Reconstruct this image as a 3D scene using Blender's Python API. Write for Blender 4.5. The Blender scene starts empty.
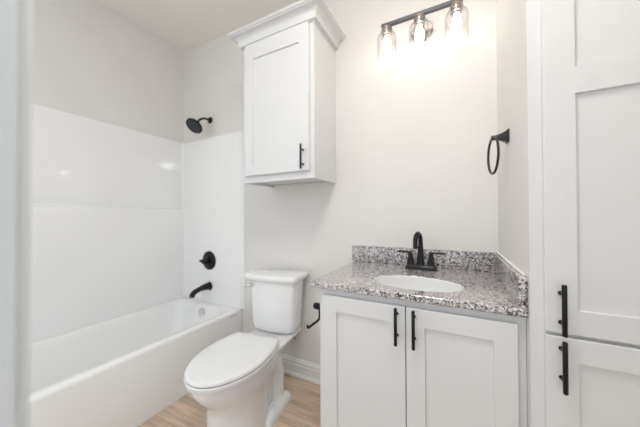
import bpy, bmesh, math, random
from mathutils import Vector, Matrix, Euler

C = bpy.context.scene.collection
PI = math.pi
scene = bpy.context.scene

# ------------------------------------------------------------------ camera
F_PX, YAW, PITCH, ROLL, EYE = 257.23, 0.4818, 0.0096, -0.0037, 1.166
cam_d = bpy.data.cameras.new('camera')
cam = bpy.data.objects.new('camera', cam_d)
C.objects.link(cam)
cam_d.sensor_fit = 'HORIZONTAL'
cam_d.sensor_width = 36.0
cam_d.lens = 36.0 * F_PX / 640.0
cam_d.clip_start = 0.01
cam_d.clip_end = 60
cam.location = (0, 0, EYE)
cam.matrix_world = (Matrix.Translation((0, 0, EYE)) @ Matrix.Rotation(YAW, 4, 'Z') @
                    Matrix.Rotation(PI / 2 + PITCH, 4, 'X') @ Matrix.Rotation(ROLL, 4, 'Z'))
cam_d.dof.use_dof = True
cam_d.dof.focus_distance = 0.95
cam_d.dof.aperture_fstop = 1.5
scene.camera = cam

# ------------------------------------------------------------------ world: soft daylight that comes in through the doorway
W = bpy.data.worlds.new('daylight')
scene.world = W
W.use_nodes = True
bg = W.node_tree.nodes['Background']
bg.inputs['Color'].default_value = (0.91, 0.96, 1.0, 1)
bg.inputs['Strength'].default_value = 0.53

# ------------------------------------------------------------------ exposure
vs = scene.view_settings
vs.view_transform = 'Standard'
vs.look = 'None'
vs.exposure = 1.27
vs.gamma = 1.0
vs.use_curve_mapping = False
BULB = 4.8
CEILING_LAMP = 12.0

# ------------------------------------------------------------------ materials
def new_mat(name):
    m = bpy.data.materials.new(name)
    m.use_nodes = True
    return m, m.node_tree.nodes, m.node_tree.links, m.node_tree.nodes['Principled BSDF']

def plain(name, col, rough=0.5, metal=0.0, bump=0.0, bscale=200.0, var=0.015, spec=0.5, coat=0.0):
    m, N, L, b = new_mat(name)
    b.inputs['Roughness'].default_value = rough
    b.inputs['Metallic'].default_value = metal
    b.inputs['Specular IOR Level'].default_value = spec
    b.inputs['Coat Weight'].default_value = coat
    tc = N.new('ShaderNodeTexCoord')
    nz = N.new('ShaderNodeTexNoise')
    nz.inputs['Scale'].default_value = 3.0
    L.new(tc.outputs['Object'], nz.inputs['Vector'])
    rp = N.new('ShaderNodeValToRGB')
    rp.color_ramp.elements[0].color = tuple(c * (1 - var) for c in col) + (1,)
    rp.color_ramp.elements[1].color = tuple(min(1, c * (1 + var)) for c in col) + (1,)
    rp.color_ramp.elements[0].position = 0.3
    rp.color_ramp.elements[1].position = 0.7
    L.new(nz.outputs['Fac'], rp.inputs['Fac'])
    L.new(rp.outputs['Color'], b.inputs['Base Color'])
    if bump:
        n2 = N.new('ShaderNodeTexNoise')
        n2.inputs['Scale'].default_value = bscale
        n2.inputs['Detail'].default_value = 3
        L.new(tc.outputs['Object'], n2.inputs['Vector'])
        bp = N.new('ShaderNodeBump')
        bp.inputs['Strength'].default_value = bump
        bp.inputs['Distance'].default_value = 0.002
        L.new(n2.outputs['Fac'], bp.inputs['Height'])
        L.new(bp.outputs['Normal'], b.inputs['Normal'])
    return m

M = {}
M['wall'] = plain('wall_paint', (0.755, 0.732, 0.705), 0.75, bump=0.06, bscale=260)
M['cool_bounce'] = plain('cool_bounce_tint', (0.46, 0.66, 0.82), 0.75)  # blue tint made up so the surface bounces cool light
M['ceiling'] = plain('ceiling_paint', (0.88, 0.845, 0.80), 0.85, bump=0.1, bscale=160)
M['white'] = plain('white_cabinet_paint', (0.73, 0.73, 0.727), 0.38)
M['trim'] = plain('trim_paint', (0.82, 0.82, 0.815), 0.4)
M['acrylic'] = plain('tub_acrylic', (0.88, 0.88, 0.87), 0.07, coat=0.3, var=0.005)
M['porcelain'] = plain('porcelain', (0.87, 0.87, 0.865), 0.08, coat=0.4, var=0.004)
M['seat'] = plain('seat_plastic', (0.83, 0.83, 0.83), 0.25, var=0.004)
M['black'] = plain('matte_black_metal', (0.006, 0.006, 0.007), 0.34, spec=0.3)
M['dark'] = plain('dark_bronze_metal', (0.05, 0.05, 0.052), 0.36, metal=0.7)
M['nickel'] = plain('brushed_nickel', (0.40, 0.36, 0.32), 0.32, metal=1.0)
M['gunmetal'] = plain('gunmetal_bar', (0.09, 0.092, 0.10), 0.38, metal=0.8)
M['chrome'] = plain('chrome', (0.75, 0.75, 0.76), 0.12, metal=1.0)
M['brass'] = plain('brass', (0.55, 0.42, 0.25), 0.3, metal=1.0)
M['caulk_sheen'] = plain('white_caulk_sheen', (0.82, 0.82, 0.80), 0.5)
M['mark'] = plain('grey_print', (0.22, 0.22, 0.22), 0.5)
M['rubber'] = plain('dark_rubber', (0.03, 0.03, 0.035), 0.55)

def wood_floor():
    m, N, L, b = new_mat('oak_vinyl_planks')
    tc = N.new('ShaderNodeTexCoord')
    br = N.new('ShaderNodeTexBrick')
    br.offset = 0.37
    br.inputs['Scale'].default_value = 1.0
    br.inputs['Brick Width'].default_value = 1.22
    br.inputs['Row Height'].default_value = 0.15
    br.inputs['Mortar Size'].default_value = 0.0012
    br.inputs['Mortar Smooth'].default_value = 0.3
    br.inputs['Bias'].default_value = 0.0
    br.inputs['Color1'].default_value = (0.78, 0.60, 0.455, 1)
    br.inputs['Color2'].default_value = (0.64, 0.485, 0.36, 1)
    br.inputs['Mortar'].default_value = (0.36, 0.26, 0.18, 1)
    L.new(tc.outputs['Object'], br.inputs['Vector'])
    mp = N.new('ShaderNodeMapping')
    mp.inputs['Scale'].default_value = (2.2, 34, 1)
    L.new(tc.outputs['Object'], mp.inputs['Vector'])
    nz = N.new('ShaderNodeTexNoise')
    nz.inputs['Scale'].default_value = 1.0
    nz.inputs['Detail'].default_value = 7
    nz.inputs['Roughness'].default_value = 0.62
    nz.inputs['Distortion'].default_value = 0.6
    L.new(mp.outputs['Vector'], nz.inputs['Vector'])
    rp = N.new('ShaderNodeValToRGB')
    rp.color_ramp.elements[0].position = 0.32
    rp.color_ramp.elements[0].color = (0.60, 0.58, 0.57, 1)
    rp.color_ramp.elements[1].position = 0.68
    rp.color_ramp.elements[1].color = (1.12, 1.12, 1.12, 1)
    L.new(nz.outputs['Fac'], rp.inputs['Fac'])
    mx = N.new('ShaderNodeMix')
    mx.data_type = 'RGBA'
    mx.blend_type = 'MULTIPLY'
    mx.inputs['Factor'].default_value = 1.0
    L.new(br.outputs['Color'], mx.inputs['A'])
    L.new(rp.outputs['Color'], mx.inputs['B'])
    L.new(mx.outputs['Result'], b.inputs['Base Color'])
    b.inputs['Roughness'].default_value = 0.42
    return m
M['floor'] = wood_floor()

def granite():
    m, N, L, b = new_mat('speckled_granite')
    tc = N.new('ShaderNodeTexCoord')
    nz = N.new('ShaderNodeTexNoise')
    nz.inputs['Scale'].default_value = 60
    nz.inputs['Detail'].default_value = 2
    L.new(tc.outputs['Object'], nz.inputs['Vector'])
    mv = N.new('ShaderNodeMix')
    mv.data_type = 'VECTOR'
    mv.inputs['Factor'].default_value = 0.014
    L.new(tc.outputs['Object'], mv.inputs['A'])
    L.new(nz.outputs['Color'], mv.inputs['B'])

    def cells(scale, stops):
        v = N.new('ShaderNodeTexVoronoi')
        v.inputs['Scale'].default_value = scale
        L.new(mv.outputs['Result'], v.inputs['Vector'])
        sp = N.new('ShaderNodeSeparateColor')
        L.new(v.outputs['Color'], sp.inputs['Color'])
        r = N.new('ShaderNodeValToRGB')
        r.color_ramp.interpolation = 'CONSTANT'
        e = r.color_ramp.elements
        e[0].position, e[0].color = 0.0, stops[0][1] + (1,)
        e[1].position, e[1].color = stops[1][0], stops[1][1] + (1,)
        for p, c in stops[2:]:
            x = e.new(p)
            x.color = c + (1,)
        L.new(sp.outputs['Red'], r.inputs['Fac'])
        return r.outputs['Color'], sp.outputs['Green']
    big, g1 = cells(128, [(0, (0.030, 0.032, 0.042)), (0.17, (0.13, 0.135, 0.155)), (0.36, (0.33, 0.305, 0.305)),
                          (0.52, (0.54, 0.48, 0.46)), (0.78, (0.70, 0.655, 0.64))])
    small, g2 = cells(270, [(0, (0.02, 0.02, 0.025)), (0.24, (0.27, 0.26, 0.27)), (0.45, (0.47, 0.43, 0.415)),
                            (0.7, (0.72, 0.69, 0.675))])
    gt = N.new('ShaderNodeMath')
    gt.operation = 'GREATER_THAN'
    gt.inputs[1].default_value = 0.55
    L.new(g2, gt.inputs[0])
    mx = N.new('ShaderNodeMix')
    mx.data_type = 'RGBA'
    L.new(gt.outputs[0], mx.inputs['Factor'])
    L.new(big, mx.inputs['A'])
    L.new(small, mx.inputs['B'])
    L.new(mx.outputs['Result'], b.inputs['Base Color'])
    b.inputs['Roughness'].default_value = 0.14
    b.inputs['Coat Weight'].default_value = 1.0
    b.inputs['Coat Roughness'].default_value = 0.12
    return m
M['granite'] = granite()

def clear_glass():
    m, N, L, b = new_mat('clear_shade_glass')
    N.remove(b)
    out = N['Material Output']
    tr = N.new('ShaderNodeBsdfTransparent')
    tr.inputs['Color'].default_value = (0.985, 0.985, 0.985, 1)
    gl = N.new('ShaderNodeBsdfGlossy')
    gl.inputs['Roughness'].default_value = 0.03
    lw = N.new('ShaderNodeLayerWeight')
    lw.inputs['Blend'].default_value = 0.5
    pw = N.new('ShaderNodeMath')
    pw.operation = 'POWER'
    pw.inputs[1].default_value = 3.0
    L.new(lw.outputs['Facing'], pw.inputs[0])
    fr = N.new('ShaderNodeMath')
    fr.operation = 'MULTIPLY_ADD'
    fr.inputs[1].default_value = 0.55
    fr.inputs[2].default_value = 0.03
    L.new(pw.outputs[0], fr.inputs[0])
    mx = N.new('ShaderNodeMixShader')
    L.new(fr.outputs[0], mx.inputs['Fac'])
    L.new(tr.outputs['BSDF'], mx.inputs[1])
    L.new(gl.outputs['BSDF'], mx.inputs[2])
    L.new(mx.outputs['Shader'], out.inputs['Surface'])
    return m
M['glass'] = clear_glass()

def bulb_mat():
    m, N, L, b = new_mat('lit_bulb')
    b.inputs['Base Color'].default_value = (1, 0.95, 0.88, 1)
    b.inputs['Emission Color'].default_value = (1.0, 0.92, 0.84, 1)
    b.inputs['Emission Strength'].default_value = BULB
    return m
M['bulb'] = bulb_mat()

# ------------------------------------------------------------------ mesh helpers
def bm_new():
    return bmesh.new()

def add_box(bm, x0, x1, y0, y1, z0, z1, bevel=0.0, seg=2):
    vs_ = [bm.verts.new((x, y, z)) for x in (x0, x1) for y in (y0, y1) for z in (z0, z1)]
    idx = [(0, 1, 3, 2), (4, 6, 7, 5), (0, 4, 5, 1), (2, 3, 7, 6), (0, 2, 6, 4), (1, 5, 7, 3)]
    fs = [bm.faces.new([vs_[i] for i in f]) for f in idx]
    if bevel:
        es = list({e for f in fs for e in f.edges})
        bmesh.ops.bevel(bm, geom=es, offset=bevel, segments=seg, affect='EDGES', profile=0.5)
    return bm

def add_loft(bm, rings, cap0=True, cap1=True, closed=True):
    R = [[bm.verts.new(p) for p in r] for r in rings]
    n = len(R[0])
    for a, b in zip(R[:-1], R[1:]):
        for i in range(n if closed else n - 1):
            j = (i + 1) % n
            bm.faces.new((a[i], a[j], b[j], b[i]))
    if cap0:
        bm.faces.new(list(reversed(R[0])))
    if cap1:
        bm.faces.new(R[-1])
    return R

def frames(pts):
    pts = [Vector(p) for p in pts]
    out = []
    t0 = (pts[1] - pts[0]).normalized()
    up = Vector((0, 0, 1)) if abs(t0.z) < 0.9 else Vector((1, 0, 0))
    n = t0.cross(up).normalized()
    for i, p in enumerate(pts):
        if i == 0:
            t = (pts[1] - pts[0])
        elif i == len(pts) - 1:
            t = (pts[-1] - pts[-2])
        else:
            t = (pts[i + 1] - pts[i]).normalized() + (pts[i] - pts[i - 1]).normalized()
        t.normalize()
        n = (n - t * n.dot(t)).normalized()
        out.append((p, n, t.cross(n).normalized()))
    return out

def add_tube(bm, pts, r, seg=14, caps=True, sx=1.0, sy=1.0):
    rr = r if isinstance(r, (list, tuple)) else [r] * len(pts)
    rings = []
    for (p, n, b), q in zip(frames(pts), rr):
        rings.append([p + n * (math.cos(2 * PI * k / seg) * q * sx) + b * (math.sin(2 * PI * k / seg) * q * sy) for k in range(seg)])
    add_loft(bm, rings, caps, caps)

def add_lathe(bm, prof, origin, axis=(0, 0, 1), seg=32, caps=(True, True)):
    o = Vector(origin)
    a = Vector(axis).normalized()
    u = a.orthogonal().normalized()
    v = a.cross(u)
    rings = [[o + a * h + (u * math.cos(2 * PI * k / seg) + v * math.sin(2 * PI * k / seg)) * max(r, 1e-4) for k in range(seg)] for r, h in prof]
    add_loft(bm, rings, *caps)

def smooth_path(pts, n=6):
    """Catmull-Rom through pts."""
    P = [Vector(p) for p in pts]
    P = [P[0] * 2 - P[1]] + P + [P[-1] * 2 - P[-2]]
    out = []
    for i in range(1, len(P) - 2):
        for k in range(n):
            t = k / n
            p0, p1, p2, p3 = P[i - 1], P[i], P[i + 1], P[i + 2]
            out.append(0.5 * ((2 * p1) + (p2 - p0) * t + (2 * p0 - 5 * p1 + 4 * p2 - p3) * t * t + (3 * p1 - p0 - 3 * p2 + p3) * t ** 3))
    out.append(P[-2])
    return out

def round_rect(cx, cy, hx, hy, r, z, n=8):
    out = []
    for qx, qy, a0 in ((1, 1, 0), (-1, 1, PI / 2), (-1, -1, PI), (1, -1, 1.5 * PI)):
        for k in range(n + 1):
            a = a0 + (PI / 2) * k / n
            out.append((cx + qx * (hx - r) + math.cos(a) * r, cy + qy * (hy - r) + math.sin(a) * r, z))
    return out

def origin_of(o):
    p = Vector((0, 0, 0))
    while o is not None:
        p += o.location
        o = o.parent
    return p

def obj(name, bm, mat, parent=None, smooth=None, local=False, label=None, normals=True):
    """Link the bmesh as ONE mesh object; coordinates are world ones unless local."""
    if normals:
        bmesh.ops.recalc_face_normals(bm, faces=bm.faces[:])
    if parent is not None and not local:
        bmesh.ops.translate(bm, verts=bm.verts[:], vec=-origin_of(parent))
    me = bpy.data.meshes.new(name)
    bm.to_mesh(me)
    bm.free()
    me.materials.append(mat)
    o = bpy.data.objects.new(name, me)
    C.objects.link(o)
    o.parent = parent
    if smooth is not None:
        for p in me.polygons:
            p.use_smooth = True
        try:
            me.set_sharp_from_angle(angle=math.radians(smooth))
        except Exception:
            pass
    if label:
        o['label'] = label
    return o

def thing(name, label, cat, loc=(0, 0, 0), group=None, rotz=0.0):
    o = bpy.data.objects.new(name, None)
    o.empty_display_size = 0.05
    C.objects.link(o)
    o.location = loc
    o.rotation_euler = (0, 0, rotz)
    o['label'] = label
    o['category'] = cat
    if group:
        o['group'] = group
    return o

def tag(o, label, cat, group=None):
    o['label'] = label
    o['category'] = cat
    if group:
        o['group'] = group
    return o

def struct(name, bm, mat, smooth=None):
    o = obj(name, bm, mat, None, smooth)
    o['kind'] = 'structure'
    return o

# ------------------------------------------------------------------ the room
XL, XR, XFAR, YB, YF, ZC = -2.324, 0.200, 0.86, 1.600, 0.080, 2.758
DX0, DX1, DZ = -0.366, 0.47, 2.05           # the doorway the camera looks through
T = 0.12

b = bm_new(); add_box(b, XL - T, XFAR + T, YF - 1.6, YB + T, -0.10, 0.0); struct('floor', b, M['floor'])
b = bm_new(); add_box(b, XL - T, XFAR + T, YF - T, YB + T, ZC, ZC + 0.1); struct('ceiling', b, M['ceiling'])
b = bm_new(); add_box(b, XL - T, XFAR + T, YB, YB + T, 0, ZC); struct('wall_back', b, M['wall'])
b = bm_new(); add_box(b, XL - T, XL, YF - T, YB, 0, ZC); struct('wall_left', b, M['wall'])
b = bm_new(); add_box(b, XFAR, XFAR + T, YF - T, YB, 0, ZC); struct('wall_far_right', b, M['wall'])
b = bm_new(); add_box(b, XFAR, XFAR + T, YF - 1.4, YF - T, 0, ZC); struct('wall_light_block', b, M['cool_bounce'])  # unseen wall added to keep daylight off the jamb, tinted for cool bounce
b = bm_new(); add_box(b, XR, XR + 0.012, 0.988, YB, 0, ZC); struct('wall_right', b, M['wall'])
b = bm_new()
add_box(b, DX0 - 0.15, DX0 - 0.02, YF - T, YF, 0, ZC)
add_box(b, DX1 + 0.02, XFAR, YF - T, YF, 0, ZC)
add_box(b, DX0 - 0.02, DX1 + 0.02, YF - T, YF, DZ + 0.02, ZC)
struct('wall_front', b, M['wall'])

# jamb and casing of the doorway
b = bm_new()
add_box(b, DX0 - 0.02, DX0, YF - T - 0.004, YF + 0.003, 0, DZ, 0.002)
add_box(b, DX1, DX1 + 0.02, YF - T - 0.004, YF + 0.003, 0, DZ, 0.002)
add_box(b, DX0 - 0.02, DX1 + 0.02, YF - T - 0.004, YF + 0.003, DZ, DZ + 0.02, 0.002)
struct('trim_1', b, M['trim'])
b = bm_new()
cw = 0.060
add_box(b, DX0 - 0.008 - cw, DX0 - 0.008, YF + 0.003, YF + 0.0150, 0, DZ + 0.008 + cw, 0.004, 3)
add_box(b, DX1 + 0.008, DX1 + 0.008 + cw, YF + 0.003, YF + 0.0150, 0, DZ + 0.008 + cw, 0.004, 3)
add_box(b, DX0 - 0.008, DX1 + 0.008, YF + 0.003, YF + 0.0150, DZ + 0.008, DZ + 0.008 + cw, 0.004, 3)
struct('trim_2', b, M['trim'], 40)

# baseboard with stepped top and a shoe strip
def profile_run_x(bm, prof, x0, x1, y):
    add_loft(bm, [[(x, y - d, z) for d, z in prof] for x in (x0, x1)])
bp_prof = [(0.0, 0.0), (0.022, 0.0), (0.022, 0.014), (0.019, 0.021), (0.014, 0.024), (0.014, 0.072), (0.017, 0.076), (0.017, 0.082),
           (0.012, 0.086), (0.012, 0.096), (0.015, 0.100), (0.015, 0.106), (0.010, 0.110), (0.008, 0.120), (0.004, 0.126), (0.0, 0.126)]
b = bm_new(); profile_run_x(b, bp_prof, -1.541, -0.541, YB); struct('baseboard_back', b, M['trim'])

# flush ceiling lamp of the room, out of the picture above
def lamp_mat():
    m, N, L, b = new_mat('lit_diffuser')
    b.inputs['Base Color'].default_value = (0.9, 0.9, 0.88, 1)
    b.inputs['Emission Color'].default_value = (1.0, 0.97, 0.94, 1)
    b.inputs['Emission Strength'].default_value = CEILING_LAMP
    return m
GX, GY = -0.22, 0.36
t = thing('ceiling_lamp', 'round flush white ceiling lamp over the bathroom floor', 'ceiling lamp', (GX, GY, ZC))
b = bm_new(); add_lathe(b, [(0.001, 0), (0.235, 0), (0.235, 0.03), (0.222, 0.034), (0.220, 0.02), (0.001, 0.02)], (GX, GY, ZC), (0, 0, -1), 40)
obj('rim', b, M['trim'], t, 40)
b = bm_new(); add_lathe(b, [(0.219, 0.021), (0.215, 0.055), (0.16, 0.085), (0.08, 0.10), (0.001, 0.104)], (GX, GY, ZC), (0, 0, -1), 40)
obj('diffuser', b, lamp_mat(), t, 60)

# ------------------------------------------------------------------ bathtub
TX, TZ, TY0, TY1 = -1.570, 0.401, YF, 1.599
tub = thing('bathtub', 'white acrylic alcove bathtub with a plain front apron beside the toilet', 'bathtub', ((XL + TX) / 2, (TY0 + TY1) / 2, 0))
b = bm_new()
cxT, cyT = (XL + 0.002 + TX) / 2, (TY0 + TY1) / 2
hx, hy = (TX - XL - 0.002) / 2, (TY1 - TY0) / 2
cyi, hyi = (TY0 + 1.576) / 2, (1.576 - TY0) / 2
icx = -1.952
ihx = 0.305
n = 8
rings = [round_rect(cxT, cyT, hx, hy, 0.004, 0.0, n), round_rect(cxT, cyT, hx, hy, 0.006, TZ - 0.016, n),
         round_rect(cxT, cyT, hx - 0.004, hy - 0.002, 0.008, TZ - 0.004, n), round_rect(cxT, cyT, hx - 0.014, hy - 0.004, 0.01, TZ, n),
         round_rect(icx, cyi, ihx + 0.012, hyi - 0.065, 0.10, TZ, n), round_rect(icx, cyi, ihx, hyi - 0.075, 0.10, TZ - 0.010, n),
         round_rect(icx, cyi, ihx - 0.015, hyi - 0.085, 0.10, TZ - 0.06, n), round_rect(icx, cyi, ihx - 0.045, hyi - 0.13, 0.11, 0.15, n),
         round_rect(icx, cyi, ihx - 0.075, hyi - 0.18, 0.12, 0.095, n), round_rect(icx, cyi, ihx - 0.14, hyi - 0.26, 0.12, 0.085, n)]
add_loft(b, rings)
obj('basin', b, M['acrylic'], tub, 50)
b = bm_new()
oy = 1.576 - 0.085
add_lathe(b, [(0.001, 0.0), (0.034, 0.0), (0.036, 0.004), (0.034, 0.010), (0.024, 0.013), (0.022, 0.010), (0.012, 0.010), (0.001, 0.012)],
          (-1.925, oy, 0.345), (0, -1, 0.16), 28)
ov = obj('overflow_plate', b, M['chrome'], tub, 40, label='round chrome overflow plate')
b = bm_new(); add_lathe(b, [(0.001, 0.0), (0.004, 0.0), (0.004, 0.003), (0.001, 0.004)], (-1.925, oy - 0.010, 0.345), (0, -1, 0.16), 12)
obj('screw', b, M['mark'], ov, 40)
b = bm_new()
for yy, w, h in ((1.478, 0.012, 0.011), (1.493, 0.006, 0.006), (1.503, 0.008, 0.007), (1.514, 0.007, 0.006), (1.525, 0.010, 0.008), (1.540, 0.006, 0.005)):
    add_box(b, TX - 0.001, TX + 0.0008, yy, yy + w * 0.8, 0.371 - h / 2, 0.371 + h / 2)
obj('maker_mark', b, M['mark'], tub, label='small grey maker mark')

# ------------------------------------------------------------------ shower surround
sur = thing('surround_panel', 'long glossy white surround panel with a ledge along the bathtub', 'shower surround', (XL, 0.8, TZ))
sur2 = thing('surround_panel', 'narrow glossy white surround panel carrying the shower valve and tub spout', 'shower surround', (-1.93, YB, TZ))
SZ, LZ = 1.872, 1.236
UX, LX, EY = XL + 0.012, XL + 0.046, 1.576
XW, YW = XL + 0.0006, YB - 0.0006
def long_panel():
    bm = bm_new()
    prof = [(XW, TZ + 0.001), (LX, TZ + 0.001), (LX, LZ - 0.02), (LX - 0.004, LZ - 0.008), (LX - 0.014, LZ), (UX + 0.006, LZ + 0.004), (UX, LZ + 0.012),
            (UX, SZ - 0.006), (UX - 0.003, SZ), (XW, SZ)]
    add_loft(bm, [[(x, y, z) for x, z in prof] for y in (YF, YW)])
    return bm
obj('panel', long_panel(), M['acrylic'], sur, 30)
b = bm_new()
ep = [(LX + 0.0005, YW), (LX + 0.0005, EY), (-1.580, EY), (-1.574, EY + 0.001), (-1.546, YB - 0.007), (-1.541, YB - 0.004), (-1.541, YW)]
eu = [(UX + 0.0005, y) if i < 2 else (x, y) for i, (x, y) in enumerate(ep)]
add_loft(b, [[(x, y, TZ + 0.001) for x, y in ep], [(x, y, LZ - 0.012) for x, y in ep], [(x, y, LZ) for x, y in eu], [(x, y, SZ - 0.005) for x, y in eu], [(x, y + 0.003 if y < YB - 0.003 else y, SZ) for x, y in eu]])
obj('panel', b, M['acrylic'], sur2, 30)
# fillets that round the inner corner, below and above the ledge
def fillet(bm, x, y, r, z0, z1, n=8):
    pts = [(x, y)] + [(x + r - r * math.sin(a), y - r + r * math.cos(a)) for a in [PI / 2 * k / n for k in range(n + 1)]]
    pts = [(x, y)] + [(x + r * (1 - math.cos(PI / 2 * k / n)), y - r * (1 - math.sin(PI / 2 * k / n))) for k in range(n + 1)]
    add_loft(bm, [[(px, py, z) for px, py in pts] for z in (z0, z1)])
b = bm_new()
fillet(b, LX - 0.001, EY + 0.001, 0.030, TZ + 0.002, LZ)
fillet(b, UX - 0.001, EY + 0.001, 0.026, LZ - 0.002, SZ - 0.002)
obj('corner_fillet', b, M['acrylic'], sur2, 30)
# ------------------------------------------------------------------ shower fittings
t = thing('shower_fixture', 'round black shower head on a bent arm high above the bathtub', 'shower head', (-1.955, YB, 2.037))
b = bm_new(); add_lathe(b, [(0.001, 0), (0.030, 0), (0.030, 0.004), (0.024, 0.011), (0.012, 0.014), (0.001, 0.014)], (-1.955, YB, 2.037), (0, -1, 0), 28)
obj('wall_flange', b, M['black'], t, 40)
b = bm_new()
path = smooth_path([(-1.955, YB - 0.008, 2.037), (-1.957, YB - 0.05, 2.036), (-1.960, YB - 0.098, 2.016), (-1.963, YB - 0.127, 1.976)], 6)
add_tube(b, path, 0.0095, 14)
obj('arm', b, M['black'], t, 60)
hd = Vector((0.10, -0.66, -0.74)).normalized()
hc = Vector((-1.963, YB - 0.124, 1.978))
b = bm_new()
add_lathe(b, [(0.001, -0.006), (0.013, -0.006), (0.016, 0.004), (0.016, 0.016), (0.020, 0.022), (0.046, 0.036), (0.066, 0.047), (0.071, 0.053), (0.071, 0.060), (0.067, 0.064), (0.001, 0.064)], hc, hd, 36)
h = obj('head', b, M['black'], t, 40)
b = bm_new()
add_lathe(b, [(0.001, 0.0645), (0.060, 0.0645), (0.058, 0.0665), (0.001, 0.0670)], hc, hd, 36)
u = hd.orthogonal().normalized(); v = hd.cross(u)
for ring, cnt in ((0.016, 6), (0.032, 12), (0.048, 18)):
    for k in range(cnt):
        a = 2 * PI * k / cnt
        add_lathe(b, [(0.0028, 0.066), (0.0020, 0.0695), (0.0006, 0.0700)], hc + (u * math.cos(a) + v * math.sin(a)) * ring, hd, 6)
obj('spray_face', b, M['rubber'], h, 40)

VX, VZ, EY = -1.937, 0.774, EY - 0.0006
t = thing('shower_valve', 'round black shower valve plate with a knob handle on the surround', 'shower valve', (VX, EY, VZ))
b = bm_new(); add_lathe(b, [(0.001, 0), (0.083, 0), (0.083, 0.004), (0.078, 0.009), (0.045, 0.012), (0.040, 0.018), (0.001, 0.018)], (VX, EY, VZ), (0, -1, 0), 40)
obj('escutcheon', b, M['black'], t, 40)
b = bm_new()
add_lathe(b, [(0.030, 0.016), (0.029, 0.040), (0.024, 0.044), (0.024, 0.062), (0.020, 0.068), (0.001, 0.070)], (VX, EY, VZ), (0, -1, 0), 28, (True, True))
add_tube(b, [(VX - 0.004, EY - 0.054, VZ), (VX - 0.026, EY - 0.055, VZ), (VX - 0.046, EY - 0.056, VZ), (VX - 0.048, EY - 0.056, VZ)], [0.014, 0.013, 0.012, 0.009], 14)
obj('handle', b, M['black'], t, 40)

t = thing('tub_spout', 'curved black tub spout below the shower valve', 'tub spout', (-1.934, EY, 0.548))
b = bm_new()
path = smooth_path([(-1.934, EY, 0.552), (-1.934, EY - 0.06, 0.549), (-1.934, EY - 0.115, 0.541), (-1.934, EY - 0.158, 0.526), (-1.934, EY - 0.176, 0.496)], 6)
rad = [0.030 - 0.010 * min(1, i / 5) if i < 6 else 0.021 for i in range(len(path))]
rad = [0.034 - 0.013 * min(1, (i / 10.0)) for i in range(len(path))]
add_tube(b, path, rad, 20)
obj('spout', b, M['black'], t, 60)
b = bm_new(); add_lathe(b, [(0.001, 0), (0.037, 0), (0.037, 0.006), (0.033, 0.012), (0.001, 0.012)], (-1.934, EY, 0.548), (0, -1, 0), 28)
obj('wall_flange', b, M['black'], t, 40)
b = bm_new(); add_lathe(b, [(0.017, 0.0), (0.017, 0.004), (0.011, 0.004), (0.011, 0.0005)], (-1.934, EY - 0.177, 0.491), (0, 0, 1), 20, (False, False))
obj('outlet_ring', b, M['rubber'], t, 40)

# ------------------------------------------------------------------ toilet (local: x across, -y to the front, z up)
toi = thing('toilet', 'white two-piece toilet with its lid closed between bathtub and vanity', 'toilet', (-1.111, 1.571, 0), rotz=0.118)
def egg(yf, yb, hw, z, n=48, back=3.2, wide=0.55):
    """An outline from yb (back) to yf (front); widest at a share of the length from the front, rounder in front."""
    yc = yf + (yb - yf) * wide
    out = []
    for k in range(n):
        a = 2 * PI * k / n
        c, s = math.cos(a), math.sin(a)
        if s < 0:      # front half
            e = 2.1
            out.append((hw * math.copysign(abs(c) ** (2 / e), c), yc + (yc - yf) * math.copysign(abs(s) ** (2 / e), s), z))
        else:
            e = back
            out.append((hw * math.copysign(abs(c) ** (2 / e), c), yc + (yb - yc) * math.copysign(abs(s) ** (2 / e), s), z))
    return out
b = bm_new()
FR = -0.834
rings = [egg(-0.718, -0.36, 0.142, 0.000, back=3, wide=0.5), egg(-0.718, -0.36, 0.142, 0.018, back=3, wide=0.5),
         egg(-0.714, -0.37, 0.136, 0.045, back=3, wide=0.5), egg(-0.710, -0.38, 0.133, 0.12, back=3, wide=0.5),
         egg(-0.712, -0.38, 0.132, 0.19, back=3, wide=0.5), egg(-0.720, -0.36, 0.134, 0.235, back=3, wide=0.5),
         egg(-0.750, -0.31, 0.146, 0.270, back=2.8, wide=0.5), egg(-0.786, -0.26, 0.158, 0.310, back=2.6, wide=0.5), egg(-0.810, -0.23, 0.167, 0.350, back=2.5, wide=0.5),
         egg(FR + 0.017, -0.22, 0.167, 0.374, back=2.4, wide=0.48), egg(FR + 0.018, -0.22, 0.166, 0.388, back=2.4, wide=0.48), egg(FR + 0.026, -0.225, 0.160, 0.3925, back=2.4, wide=0.48)]
add_loft(b, rings)
add_loft(b, [round_rect(0, -0.36, hw_, 0.15, 0.05, z, 6) for z, hw_ in ((0.0, 0.092), (0.20, 0.088), (0.30, 0.09))])
# deck that carries the tank
def rr_y(y0, y1, hw, r, z):
    return round_rect(0, (y0 + y1) / 2, hw, (y1 - y0) / 2, r, z, 6)
add_loft(b, [rr_y(-0.36, -0.06, 0.075, 0.05, 0.28), rr_y(-0.38, -0.04, 0.100, 0.05, 0.335), rr_y(-0.41, -0.022, 0.135, 0.045, 0.360),
             rr_y(-0.42, -0.015, 0.148, 0.04, 0.368), rr_y(-0.42, -0.015, 0.148, 0.04, 0.380), rr_y(-0.416, -0.019, 0.144, 0.04, 0.3845)])
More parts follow.
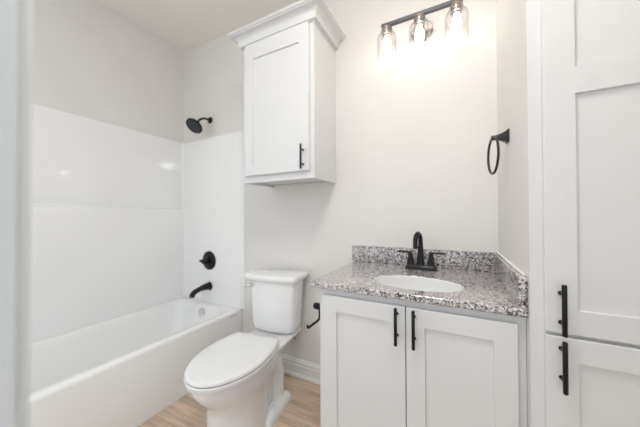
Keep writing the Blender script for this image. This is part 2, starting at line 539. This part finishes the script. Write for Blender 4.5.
# trapway swelling along both flanks and the column behind
for s in (-1, 1):
    pth = smooth_path([(s * 0.040, -0.50, 0.20), (s * 0.058, -0.42, 0.275), (s * 0.066, -0.33, 0.290), (s * 0.064, -0.275, 0.21), (s * 0.062, -0.265, 0.11), (s * 0.062, -0.27, 0.02)], 6)
    add_tube(b, pth, [0.040 + 0.022 * min(1, i / 12) for i in range(len(pth))], 20)
    # flared foot where the floor bolts sit
    add_loft(b, [round_rect(s * 0.092, -0.34, 0.066, 0.145, 0.035, z, 6) if z < 0.03 else round_rect(s * 0.089, -0.34, 0.060, 0.138, 0.035, z, 6) for z in (0.0, 0.022, 0.040)] +
             [round_rect(s * 0.080, -0.34, 0.042, 0.112, 0.028, 0.052, 6)])
bowl = obj('bowl', b, M['porcelain'], toi, 60, local=True)
for s in (-1, 1):
    b = bm_new(); add_lathe(b, [(0.019, 0.0), (0.0185, 0.012), (0.013, 0.020), (0.001, 0.022)], (s * 0.122, -0.385, 0.036), (0, 0, 1), 18)
    obj('bolt_cap', b, M['seat'], bowl, 50, local=True)

def tank_outline(hw, y0, y1, bow, z, r=0.035, rb=0.02):
    """back y1 (near 0), front y0 with a bow towards the room; rounded corners."""
    out = []
    n = 16
    for k in range(n + 1):               # front edge, left to right
        t_ = -1 + 2 * k / n
        x = t_ * (hw - r)
        out.append((x, y0 - bow * (1 - t_ * t_), z))
    for k in range(1, 7):                # front right corner
        a = -PI / 2 + (PI / 2) * k / 6
        out.append((hw - r + math.cos(a) * r, y0 + r + math.sin(a) * r, z))
    for k in range(0, 5):
        a = (PI / 2) * k / 4
        out.append((hw - rb + math.cos(a) * rb, y1 - rb + math.sin(a) * rb, z))
    for k in range(0, 5):
        a = PI / 2 + (PI / 2) * k / 4
        out.append((-hw + rb + math.cos(a) * rb, y1 - rb + math.sin(a) * rb, z))
    for k in range(0, 6):
        a = PI + (PI / 2) * k / 6
        out.append((-hw + r + math.cos(a) * r, y0 + r + math.sin(a) * r, z))
    return out
b = bm_new()
TO = lambda hw, y0, bow, z: [(x - 0.006, y, z_) for x, y, z_ in tank_outline(hw, y0, -0.024, bow, z, 0.045, 0.055)]
add_loft(b, [TO(0.128, -0.168, 0.014, 0.386), TO(0.150, -0.184, 0.018, 0.391), TO(0.160, -0.192, 0.020, 0.406),
             TO(0.164, -0.194, 0.022, 0.44), TO(0.178, -0.202, 0.022, 0.700), TO(0.179, -0.202, 0.022, 0.728)])
tank = obj('tank', b, M['porcelain'], toi, 50, local=True)
b = bm_new()
LO = lambda hw, y0, z, y1: [(x - 0.011, y, z_) for x, y, z_ in tank_outline(hw, y0, y1, 0.020, z, 0.022, 0.02)]
add_loft(b, [LO(0.184, -0.204, 0.726, -0.016), LO(0.192, -0.212, 0.730, -0.012), LO(0.200, -0.221, 0.742, -0.008),
             LO(0.202, -0.223, 0.752, -0.006), LO(0.202, -0.223, 0.764, -0.006), LO(0.199, -0.220, 0.7695, -0.008), LO(0.190, -0.211, 0.7725, -0.016)])
obj('tank_lid', b, M['porcelain'], toi, 50, local=True)
b = bm_new()
add_lathe(b, [(0.001, -0.004), (0.014, -0.004), (0.014, 0.004), (0.010, 0.010), (0.001, 0.011)], (-0.152, -0.2075, 0.697), (0, -1, 0), 18)
add_tube(b, smooth_path([(-0.152, -0.216, 0.697), (-0.164, -0.222, 0.697), (-0.176, -0.226, 0.695), (-0.188, -0.224, 0.693)], 4), [0.0065] * 6 + [0.006] * 4 + [0.0075] * 3, 12, sy=1.2)
obj('flush_lever', b, M['chrome'], toi, 50, local=True, label='chrome flush lever')
for s in (-1, 1):
    b = bm_new()
    add_lathe(b, [(0.012, 0.0), (0.012, 0.006), (0.006, 0.008), (0.006, 0.045)], (s * 0.118, -0.105, 0.332), (0, 0, 1), 12)
    add_box(b, s * 0.118 - 0.022, s * 0.118 + 0.022, -0.110, -0.100, 0.328, 0.336, 0.002)
    obj('tank_bolt', b, M['brass'], toi, 50, local=True, label='brass tank bolt')

def seat_ring(z, d=0.0, cut=-0.352):
    # an elongated oval, cut straight at the hinges
    yc, fr_, bk, hw = -0.560, 0.279 - d, 0.325 - d, 0.188 - d
    cut -= d
    out = []
    a0 = math.asin((cut - yc) / bk)
    for k in range(57):
        a = PI - a0 + (PI + 2 * a0) * k / 56
        c_, s_ = math.cos(a), math.sin(a)
        out.append((hw * c_, yc + (fr_ if s_ < 0 else bk) * s_, z))
    return out
b = bm_new()
add_loft(b, [seat_ring(0.3930, 0.012), seat_ring(0.3955, 0.003), seat_ring(0.4000, 0.0), seat_ring(0.4165, -0.001), seat_ring(0.4200, 0.002)])
obj('seat', b, M['seat'], toi, 40, local=True)
b = bm_new()
add_loft(b, [seat_ring(0.4238, 0.004), seat_ring(0.4258, 0.002), seat_ring(0.4345, 0.0025), seat_ring(0.4385, 0.005), seat_ring(0.4405, 0.011), seat_ring(0.4415, 0.05)])
obj('seat_lid', b, M['seat'], toi, 40, local=True)
b = bm_new(); add_loft(b, [seat_ring(0.4199, 0.008), seat_ring(0.4240, 0.008)])  # dark sheet put in as the shade of the seat gap
obj('gap_shade', b, M['rubber'], toi, 50, local=True, label='dark sheet painted as the shade between seat and lid')
for s in (-1, 1):
    b = bm_new()
    add_box(b, s * 0.072 - 0.030, s * 0.072 + 0.030, -0.362, -0.322, 0.384, 0.428, 0.008, 3)
    obj('hinge', b, M['seat'], toi, 50, local=True)

# ------------------------------------------------------------------ cabinet helpers
def shaker(bm, x0, x1, z0, z1, yf, thick=0.02, recess=0.009, stile=0.065, mids=(), top=None, bottom=None):
    """One door as a single mesh: front at yf facing -y; panels sunk between stiles and rails."""
    top = stile if top is None else top
    bottom = stile if bottom is None else bottom
    cuts = [z0 + bottom]
    for a, c in mids:
        cuts += [a, c]
    cuts.append(z1 - top)
    panels = [(cuts[i], cuts[i + 1]) for i in range(0, len(cuts), 2)]
    xa, xb = x0 + stile, x1 - stile
    e = 0.0022
    def q(p):
        bm.faces.new([bm.verts.new(v_) for v_ in p])
    zs = [z0 + e] + cuts + [z1 - e]
    for i in range(len(zs) - 1):
        lo, hi = zs[i], zs[i + 1]
        q([(x0 + e, yf, lo), (xa, yf, lo), (xa, yf, hi), (x0 + e, yf, hi)])
        q([(xb, yf, lo), (x1 - e, yf, lo), (x1 - e, yf, hi), (xb, yf, hi)])
        if i % 2 == 0:
            q([(xa, yf, lo), (xb, yf, lo), (xb, yf, hi), (xa, yf, hi)])
        else:
            k = 0.0015
            A = [(xa, yf, lo), (xb, yf, lo), (xb, yf, hi), (xa, yf, hi)]
            B = [(xa + k, yf + recess, lo + k), (xb - k, yf + recess, lo + k), (xb - k, yf + recess, hi - k), (xa + k, yf + recess, hi - k)]
            for j in range(4):
                q([A[j], A[(j + 1) % 4], B[(j + 1) % 4], B[j]])
            q(B)
    O = [(x0 + e, yf, z0 + e), (x1 - e, yf, z0 + e), (x1 - e, yf, z1 - e), (x0 + e, yf, z1 - e)]
    Pm = [(x0, yf + e, z0), (x1, yf + e, z0), (x1, yf + e, z1), (x0, yf + e, z1)]
    K = [(x0, yf + thick, z0), (x1, yf + thick, z0), (x1, yf + thick, z1), (x0, yf + thick, z1)]
    for S, E_ in ((O, Pm), (Pm, K)):
        for j in range(4):
            q([S[j], S[(j + 1) % 4], E_[(j + 1) % 4], E_[j]])
    q(K)
    bmesh.ops.remove_doubles(bm, verts=bm.verts[:], dist=1e-5)
    # split long side edges meet T-junctions only on the flat front: harmless
    return bm

def bar_pull(x, z0, z1, ydoor, parent, stand=0.030, r=0.006):
    bm = bm_new()
    add_tube(bm, [(x, ydoor - stand, z0), (x, ydoor - stand, z0 + 0.002), (x, ydoor - stand, z1 - 0.002), (x, ydoor - stand, z1)], [r * 0.8, r, r, r * 0.8], 14)
    off = (z1 - z0) * 0.21
    for z in (z0 + off, z1 - off):
        add_tube(bm, [(x, ydoor + 0.0005, z), (x, ydoor - stand, z)], 0.0042, 10)
        add_lathe(bm, [(0.0065, -0.0005), (0.0060, 0.003), (0.0042, 0.004)], (x, ydoor, z), (0, -1, 0), 12)
    return obj('handle', bm, M['black'], parent, 40, label='black bar handle')

# ------------------------------------------------------------------ wall cabinet over the toilet
WX0, WX1, WY, WZ0, WZ1 = -1.256, -0.713, 1.297, 1.387, 2.320
wc = thing('wall_cabinet', 'white one-door wall cabinet with crown molding hung above the toilet', 'wall cabinet', ((WX0 + WX1) / 2, YB, WZ0))
b = bm_new()
p = 0.016
add_box(b, WX0, WX0 + p, WY + 0.018, YB - 0.001, WZ0, WZ1)
add_box(b, WX1 - p, WX1, WY + 0.018, YB - 0.001, WZ0, WZ1)
add_box(b, WX0 + p, WX1 - p, WY + 0.018, YB - 0.001, WZ0 + 0.020, WZ0 + 0.036)
add_box(b, WX0 + p, WX1 - p, WY + 0.018, YB - 0.001, WZ1 - 0.016, WZ1)
add_box(b, WX0 + p, WX1 - p, YB - 0.008, YB - 0.001, WZ0 + 0.020, WZ1)
obj('body', b, M['white'], wc)
b = bm_new()
add_box(b, WX0, WX1, WY, WY + 0.018, WZ0, WZ0 + 0.055)
add_box(b, WX0, WX1, WY, WY + 0.018, WZ1 - 0.055, WZ1)
add_box(b, WX0, WX0 + 0.042, WY, WY + 0.018, WZ0 + 0.055, WZ1 - 0.055)
add_box(b, WX1 - 0.042, WX1, WY, WY + 0.018, WZ0 + 0.055, WZ1 - 0.055)
obj('face_frame', b, M['white'], wc)
b = bm_new(); shaker(b, -1.228, -0.741, 1.430, 2.298, WY - 0.020, 0.0195, 0.009, 0.066, bottom=0.064, top=0.104)
d = obj('door', b, M['white'], wc)
bar_pull(-0.776, 1.437, 1.580, WY - 0.020, d)
b = bm_new(); b.free()
# crown molding: a cove section mitred round three sides
def crown(bm, x0, x1, yf, yb, z, prof):
    rings = []
    for dd, h in prof:
        rings.append([(x0 - dd, yb, z + h), (x0 - dd, yf - dd, z + h), (x1 + dd, yf - dd, z + h), (x1 + dd, yb, z + h)])
    add_loft(bm, rings, False, False, closed=False)
    add_loft(bm, [[r[0] for r in rings] , [(x0, yb, r[0][2]) for r in rings]], False, False, closed=False)
    add_loft(bm, [[r[3] for r in rings] , [(x1, yb, r[3][2]) for r in rings]], False, False, closed=False)
    top = rings[-1]
    bm.faces.new([bm.verts.new(v_) for v_ in top])
cp = [(0.000, 0.0), (0.0215, 0.0), (0.0215, 0.008), (0.0235, 0.011)]
for k in range(1, 10):
    a = PI / 2 * k / 9
    cp.append((0.0235 + 0.042 * (1 - math.cos(a)), 0.011 + 0.044 * math.sin(a)))
cp += [(0.068, 0.057), (0.068, 0.061), (0.076, 0.064), (0.076, 0.074)]
b = bm_new(); crown(b, WX0, WX1, WY, YB - 0.001, 2.300, cp); obj('crown_molding', b, M['white'], wc, 35)

# ------------------------------------------------------------------ vanity
VX0, VX1, VY = -0.541, XR - 0.001, 1.032
van = thing('vanity_cabinet', 'white two-door vanity cabinet under the granite countertop', 'vanity', ((VX0 + VX1) / 2, 1.3, 0))
b = bm_new()
add_box(b, VX0, VX0 + 0.016, VY + 0.019, YB - 0.001, 0, 0.8475)
add_box(b, VX1 - 0.016, VX1, VY + 0.019, YB - 0.001, 0, 0.8475)
add_box(b, VX0 + 0.016, VX1 - 0.016, VY + 0.019, YB - 0.001, 0.10, 0.116)
add_box(b, VX0 + 0.016, VX1 - 0.016, YB - 0.009, YB - 0.001, 0.116, 0.8475)
add_box(b, VX0 + 0.016, VX1 - 0.016, VY + 0.07, VY + 0.082, 0.0, 0.10)
obj('body', b, M['white'], van)
b = bm_new()
add_box(b, VX0, VX1, VY, VY + 0.019, 0.790, 0.8475)
add_box(b, VX0, VX1, VY, VY + 0.019, 0.10, 0.155)
add_box(b, VX0, VX0 + 0.045, VY, VY + 0.019, 0.155, 0.790)
add_box(b, VX1 - 0.045, VX1, VY, VY + 0.019, 0.155, 0.790)
add_box(b, -0.19, -0.14, VY, VY + 0.019, 0.155, 0.790)
obj('face_frame', b, M['white'], van)
for x0, x1, hx_ in ((-0.518, -0.1685, -0.1985), (-0.1650, 0.1755, -0.1355)):
    b = bm_new(); shaker(b, x0, x1, 0.125, 0.820, VY - 0.020, 0.0195, 0.009, 0.065)
    d = obj('door', b, M['white'], van)
    bar_pull(hx_, 0.681, 0.821, VY - 0.020, d)

# countertop with an oval cut-out
SX, SY, SA, SB = -0.153, 1.194, 0.189, 0.126
CX0, CX1, CY0, CZ0, CZ1 = -0.576, XR - 0.001, 1.002, 0.848, 0.874
def slab_with_hole(bm, x0, x1, y0, y1, z0, z1, n=72):
    angs = sorted(set([2 * PI * k / n for k in range(n)] + [math.atan2(y - SY, x - SX) % (2 * PI) for x in (x0, x1) for y in (y0, y1)]))
    outer, inner = [], []
    for a in angs:
        c, s = math.cos(a), math.sin(a)
        tx = ((x1 if c > 0 else x0) - SX) / c if abs(c) > 1e-9 else 1e9
        ty = ((y1 if s > 0 else y0) - SY) / s if abs(s) > 1e-9 else 1e9
        t_ = min(tx, ty)
        outer.append((SX + c * t_, SY + s * t_))
        r = SA * SB / math.hypot(SB * c, SA * s)
        inner.append((SX + c * r, SY + s * r))
    def inset(pts, d):
        return [(min(max(x, x0 + d), x1 - d), min(max(y, y0 + d), y1 - d)) for x, y in pts]
    e = 0.004
    def grow(pts, k):
        return [(SX + (x - SX) * k, SY + (y - SY) * k) for x, y in pts]
    seq = [[(x, y, z1 - 0.003) for x, y in inner], [(x, y, z1) for x, y in grow(inner, 1.016)], [(x, y, z1) for x, y in inset(outer, e)],
           [(x, y, z1 - e * 0.4) for x, y in inset(outer, e * 0.35)], [(x, y, z1 - e) for x, y in outer], [(x, y, z0 + e) for x, y in outer], [(x, y, z0) for x, y in inset(outer, e * 0.6)],
           [(x, y, z0) for x, y in inner], [(x, y, z1 - 0.003) for x, y in inner]]
    add_loft(bm, seq, False, False)
    bmesh.ops.remove_doubles(bm, verts=bm.verts[:], dist=1e-6)
b = bm_new(); slab_with_hole(b, CX0, CX1, CY0, YB - 0.001, CZ0, CZ1)
tag(obj('countertop', b, M['granite'], None, 30), 'speckled grey granite countertop with an oval cut-out on the vanity', 'countertop')
b = bm_new(); add_box(b, CX0 - 0.016, XR - 0.001, 1.580, YB - 0.0005, CZ1 + 0.0003, 0.974, 0.0025)
tag(obj('backsplash', b, M['granite'], None, 30), 'long low granite backsplash strip on the countertop behind the faucet', 'backsplash')
b = bm_new(); add_box(b, 0.1755, XR - 0.0008, CY0 + 0.001, 1.5795, CZ1 + 0.0003, 0.974, 0.0025)
tag(obj('side_splash', b, M['granite'], None, 30), 'short granite side splash against the wall with the towel ring', 'backsplash')
b = bm_new()
add_box(b, CX0 - 0.016, XR - 0.003, YB - 0.004, YB - 0.0004, 0.9742, 0.9765, 0.001)
add_box(b, XR - 0.010, XR - 0.0004, CY0 + 0.02, YB - 0.005, 0.9742, 0.9775, 0.001)  # real bead, widened so its white also paints the polished splash's reflection
b_c = obj('trim_3', b, M['caulk_sheen']); b_c['kind'] = 'structure'

# sink
sk = thing('sink', 'white oval undermount sink set into the granite countertop', 'sink', (SX, SY, 0.70))
b = bm_new()
def ell(k, z, m=0.0):
    return [(SX + (SA * k + m) * math.cos(2 * PI * i / 56), SY + (SB * k + m) * math.sin(2 * PI * i / 56), z) for i in range(56)]
add_loft(b, [ell(1, 0.8475, 0.022), ell(1, 0.8475, -0.0012), ell(1, 0.8700, -0.0012), ell(1, 0.8715, -0.003), ell(1, 0.870, -0.006), ell(0.965, 0.845), ell(0.955, 0.815), ell(0.90, 0.78), ell(0.80, 0.745), ell(0.62, 0.718), ell(0.40, 0.706), ell(0.13, 0.702),
             ell(0.13, 0.690), ell(0.45, 0.694), ell(0.70, 0.706), ell(0.88, 0.735), ell(0.98, 0.78), ell(1.04, 0.83), ell(1, 0.8395, 0.022)], False, False)
obj('bowl', b, M['porcelain'], sk, 50)
b = bm_new(); add_lathe(b, [(0.001, 0.0), (0.024, 0.0), (0.026, 0.003), (0.018, 0.006), (0.014, 0.005), (0.001, 0.008)], (SX, SY, 0.7005), (0, 0, 1), 24)
obj('drain', b, M['black'], sk, 40)

# faucet
FX, FY, FZ = -0.166, 1.502, CZ1 + 0.0004
fa = thing('faucet', 'black two-handle faucet with an arched spout behind the sink', 'faucet', (FX, FY, FZ))
b = bm_new()
def sq_ring(cx, cy, hx, hy, z, r):
    return round_rect(cx, cy, hx, hy, r, z, 4)
add_loft(b, [sq_ring(FX, FY, 0.079, 0.027, FZ, 0.006), sq_ring(FX, FY, 0.079, 0.027, FZ + 0.008, 0.006), sq_ring(FX, FY, 0.074, 0.023, FZ + 0.016, 0.005), sq_ring(FX, FY, 0.068, 0.019, FZ + 0.022, 0.004)])
obj('base_plate', b, M['black'], fa, 40)
b = bm_new()
add_loft(b, [sq_ring(FX, FY, 0.019, 0.019, FZ + 0.015, 0.004), sq_ring(FX, FY, 0.0165, 0.0165, FZ + 0.055, 0.005), sq_ring(FX, FY, 0.0130, 0.0130, FZ + 0.125, 0.006)])
top = FZ + 0.125
path = [(FX, FY, top - 0.004), (FX, FY, top + 0.018)]
R_ = 0.040
sw = math.radians(12)
def fsp(d, z):
    return (FX - d * math.sin(sw), FY - d * math.cos(sw), z)
for k in range(1, 13):
    a = PI * k / 12
    path.append(fsp(R_ - R_ * math.cos(a), top + 0.030 + R_ * math.sin(a)))
path.append(fsp(2 * R_, top + 0.006))
path.append(fsp(2 * R_, top - 0.004))
add_tube(b, path, [0.0125] * 2 + [0.0118] * 12 + [0.0118, 0.0124], 16)
spt = obj('spout', b, M['black'], fa, 45)
b = bm_new(); add_lathe(b, [(0.009, 0.0), (0.009, 0.003), (0.001, 0.003)], fsp(2 * R_, top - 0.0068), (0, 0, 1), 14); obj('aerator', b, M['rubber'], spt, 40)
for s in (-1, 1):
    hxx = FX + s * 0.052
    b = bm_new()
    add_loft(b, [sq_ring(hxx, FY, 0.0200, 0.0200, FZ + 0.015, 0.003), sq_ring(hxx, FY, 0.0150, 0.0150, FZ + 0.050, 0.003), sq_ring(hxx, FY, 0.0095, 0.0095, FZ + 0.084, 0.003), sq_ring(hxx, FY, 0.0085, 0.0085, FZ + 0.092, 0.003)])
    add_tube(b, [(hxx - s * 0.008, FY, FZ + 0.0895), (hxx + s * 0.03, FY, FZ + 0.0900), (hxx + s * 0.072, FY, FZ + 0.0910)], [0.0062, 0.0054, 0.0044], 10)
    obj('handle', b, M['black'], fa, 40)

# toilet paper holder on the side of the vanity
tp = thing('paper_holder', 'black open-arm toilet paper holder on the side of the vanity', 'toilet paper holder', (VX0, 1.13, 0.715))
b = bm_new()
add_lathe(b, [(0.001, 0), (0.026, 0), (0.026, 0.006), (0.020, 0.012), (0.013, 0.016), (0.011, 0.046), (0.016, 0.049), (0.016, 0.060), (0.012, 0.062), (0.012, 0.064), (0.016, 0.067), (0.016, 0.080), (0.013, 0.084), (0.001, 0.085)], (VX0 + 0.0005, 1.130, 0.718), (-1, 0, 0), 24)
obj('post', b, M['black'], tp, 40)
b = bm_new()
ax = VX0 - 0.054
add_tube(b, smooth_path([(ax, 1.130, 0.716), (ax, 1.130, 0.690), (ax, 1.129, 0.668), (ax, 1.120, 0.658), (ax, 1.09, 0.656), (ax, 1.04, 0.656), (ax, 1.018, 0.657), (ax, 1.012, 0.668)], 5), 0.0058, 12)
obj('arm', b, M['black'], tp, 60)

# ------------------------------------------------------------------ linen cabinet
LX0, LX1, LY = XR, XFAR - 0.001, 0.986
lin = thing('linen_cabinet', 'tall white built-in linen cabinet next to the vanity', 'cabinet', ((LX0 + LX1) / 2, 1.3, 0))
b = bm_new()
add_box(b, LX0 + 0.0125, LX0 + 0.028, LY + 0.019, YB - 0.001, 0.10, 2.52)
add_box(b, LX1 - 0.016, LX1, LY + 0.019, YB - 0.001, 0.10, 2.52)
add_box(b, LX0 + 0.028, LX1 - 0.016, LY + 0.019, YB - 0.001, 0.10, 0.116)
add_box(b, LX0 + 0.028, LX1 - 0.016, LY + 0.019, YB - 0.001, 2.504, 2.52)
add_box(b, LX0 + 0.028, LX1 - 0.016, YB - 0.009, YB - 0.001, 0.116, 2.504)
add_box(b, LX0 + 0.0125, LX1, LY + 0.07, LY + 0.082, 0.0, 0.10)
obj('body', b, M['white'], lin)
b = bm_new()
add_box(b, LX0, LX0 + 0.055, LY, LY + 0.0016, 0.0, ZC - 0.001)
add_box(b, LX0 + 0.0125, LX0 + 0.055, LY + 0.0016, LY + 0.019, 0.0, ZC - 0.001)
add_box(b, LX1 - 0.055, LX1, LY, LY + 0.019, 0.0, ZC - 0.001)
for z0, z1 in ((0.10, 0.14), (0.79, 0.84), (2.46, ZC - 0.001)):
    add_box(b, LX0 + 0.055, LX1 - 0.055, LY, LY + 0.019, z0, z1)
obj('face_frame', b, M['white'], lin)
DY = LY - 0.019
b = bm_new(); shaker(b, 0.2325, 0.822, 0.8300, 2.49, DY, 0.0185, 0.009, 0.070, mids=((1.508, 1.585),), bottom=0.068)
d = obj('door', b, M['white'], lin); bar_pull(0.2655, 0.832, 0.974, DY, d)
b = bm_new(); shaker(b, 0.2325, 0.822, 0.125, 0.8195, DY, 0.0185, 0.009, 0.070, top=0.066)
d = obj('door', b, M['white'], lin); bar_pull(0.2655, 0.676, 0.818, DY, d)

# ------------------------------------------------------------------ towel ring
tr = thing('towel_ring', 'dark bronze towel ring hanging on the short wall beside the linen cabinet', 'towel ring', (XR, 1.330, 1.500))
b = bm_new()
yy, zz = 1.300, 1.492
def sq_x(x, h, r):
    return [(x, yy + a_, zz + c_) for a_, c_, _ in round_rect(0, 0, h, h * 1.12, r, 0, 3)]
add_loft(b, [sq_x(XR - 0.0002, 0.024, 0.004), sq_x(XR - 0.006, 0.024, 0.004), sq_x(XR - 0.010, 0.019, 0.004), sq_x(XR - 0.030, 0.0115, 0.004), sq_x(XR - 0.048, 0.0085, 0.003), sq_x(XR - 0.060, 0.0085, 0.003)])
obj('mount', b, M['dark'], tr, 40)
b = bm_new()
RR = 0.077
cz = zz - RR + 0.004
swing = math.radians(7)
dv, nv = Vector((-math.sin(swing), math.cos(swing), 0)), Vector((math.cos(swing), math.sin(swing), 0))
rings = []
for k in range(48):
    a = 2 * PI * k / 48
    rad_v = dv * math.sin(a) + Vector((0, 0, math.cos(a)))
    q = Vector((XR - 0.054, yy, cz)) + rad_v * RR
    rings.append([q + rad_v * 0.0048 * math.cos(2 * PI * j / 12) + nv * 0.0048 * math.sin(2 * PI * j / 12) for j in range(12)])
add_loft(b, rings + [rings[0]], False, False)
bmesh.ops.remove_doubles(b, verts=b.verts[:], dist=1e-6)
obj('ring', b, M['dark'], tr, 60)

# ------------------------------------------------------------------ vanity light
BX, BY, BZ = -0.160, 1.480, 2.250
vl = thing('vanity_light', 'dark bar vanity light with three lit bulbs in clear glass jars', 'light fixture', (BX, YB, 2.24))
b = bm_new(); add_lathe(b, [(0.001, 0), (0.060, 0), (0.060, 0.014), (0.056, 0.019), (0.001, 0.020)], (BX, YB, 2.238), (0, -1, 0), 40)
obj('backplate', b, M['nickel'], vl, 40)
b = bm_new()
add_box(b, -0.366, 0.046, BY - 0.010, BY + 0.010, BZ, BZ + 0.019, 0.001)
add_box(b, BX - 0.011, BX + 0.011, BY + 0.009, YB - 0.018, BZ + 0.001, BZ + 0.018, 0.001)
obj('bar', b, M['gunmetal'], vl)
for x in (-0.337, BX, 0.017):
    b = bm_new()
    add_lathe(b, [(0.001, 0.0), (0.020, 0.0), (0.029, -0.006), (0.030, -0.012), (0.030, -0.018), (0.0275, -0.020), (0.0275, -0.046), (0.024, -0.048), (0.019, -0.048), (0.018, -0.056), (0.001, -0.056)], (x, BY, BZ - 0.0005), (0, 0, 1), 28)
    so = obj('socket', b, M['nickel'], vl, 40)
    b = bm_new()
    z = BZ - 0.057
    add_lathe(b, [(0.012, 0.0), (0.0135, -0.010), (0.018, -0.024), (0.0235, -0.040), (0.0255, -0.054), (0.0235, -0.068), (0.0165, -0.079), (0.008, -0.084), (0.001, -0.085)], (x, BY, z), (0, 0, 1), 24)
    obj('bulb', b, M['bulb'], vl, 60, label='lit warm bulb')
    b = bm_new()
    z = BZ - 0.012
    pr = [(0.031, 0.0), (0.033, -0.020), (0.040, -0.032), (0.051, -0.042), (0.055, -0.055), (0.055, -0.175), (0.0535, -0.176), (0.0535, -0.056), (0.0495, -0.044), (0.0385, -0.034), (0.0315, -0.021), (0.0295, -0.001)]
    add_lathe(b, pr + [pr[0]], (x, BY, z), (0, 0, 1), 36, (False, False))
    bmesh.ops.remove_doubles(b, verts=b.verts[:], dist=1e-6)
    obj('glass_shade', b, M['glass'], vl, 40, label='clear glass jar shade')
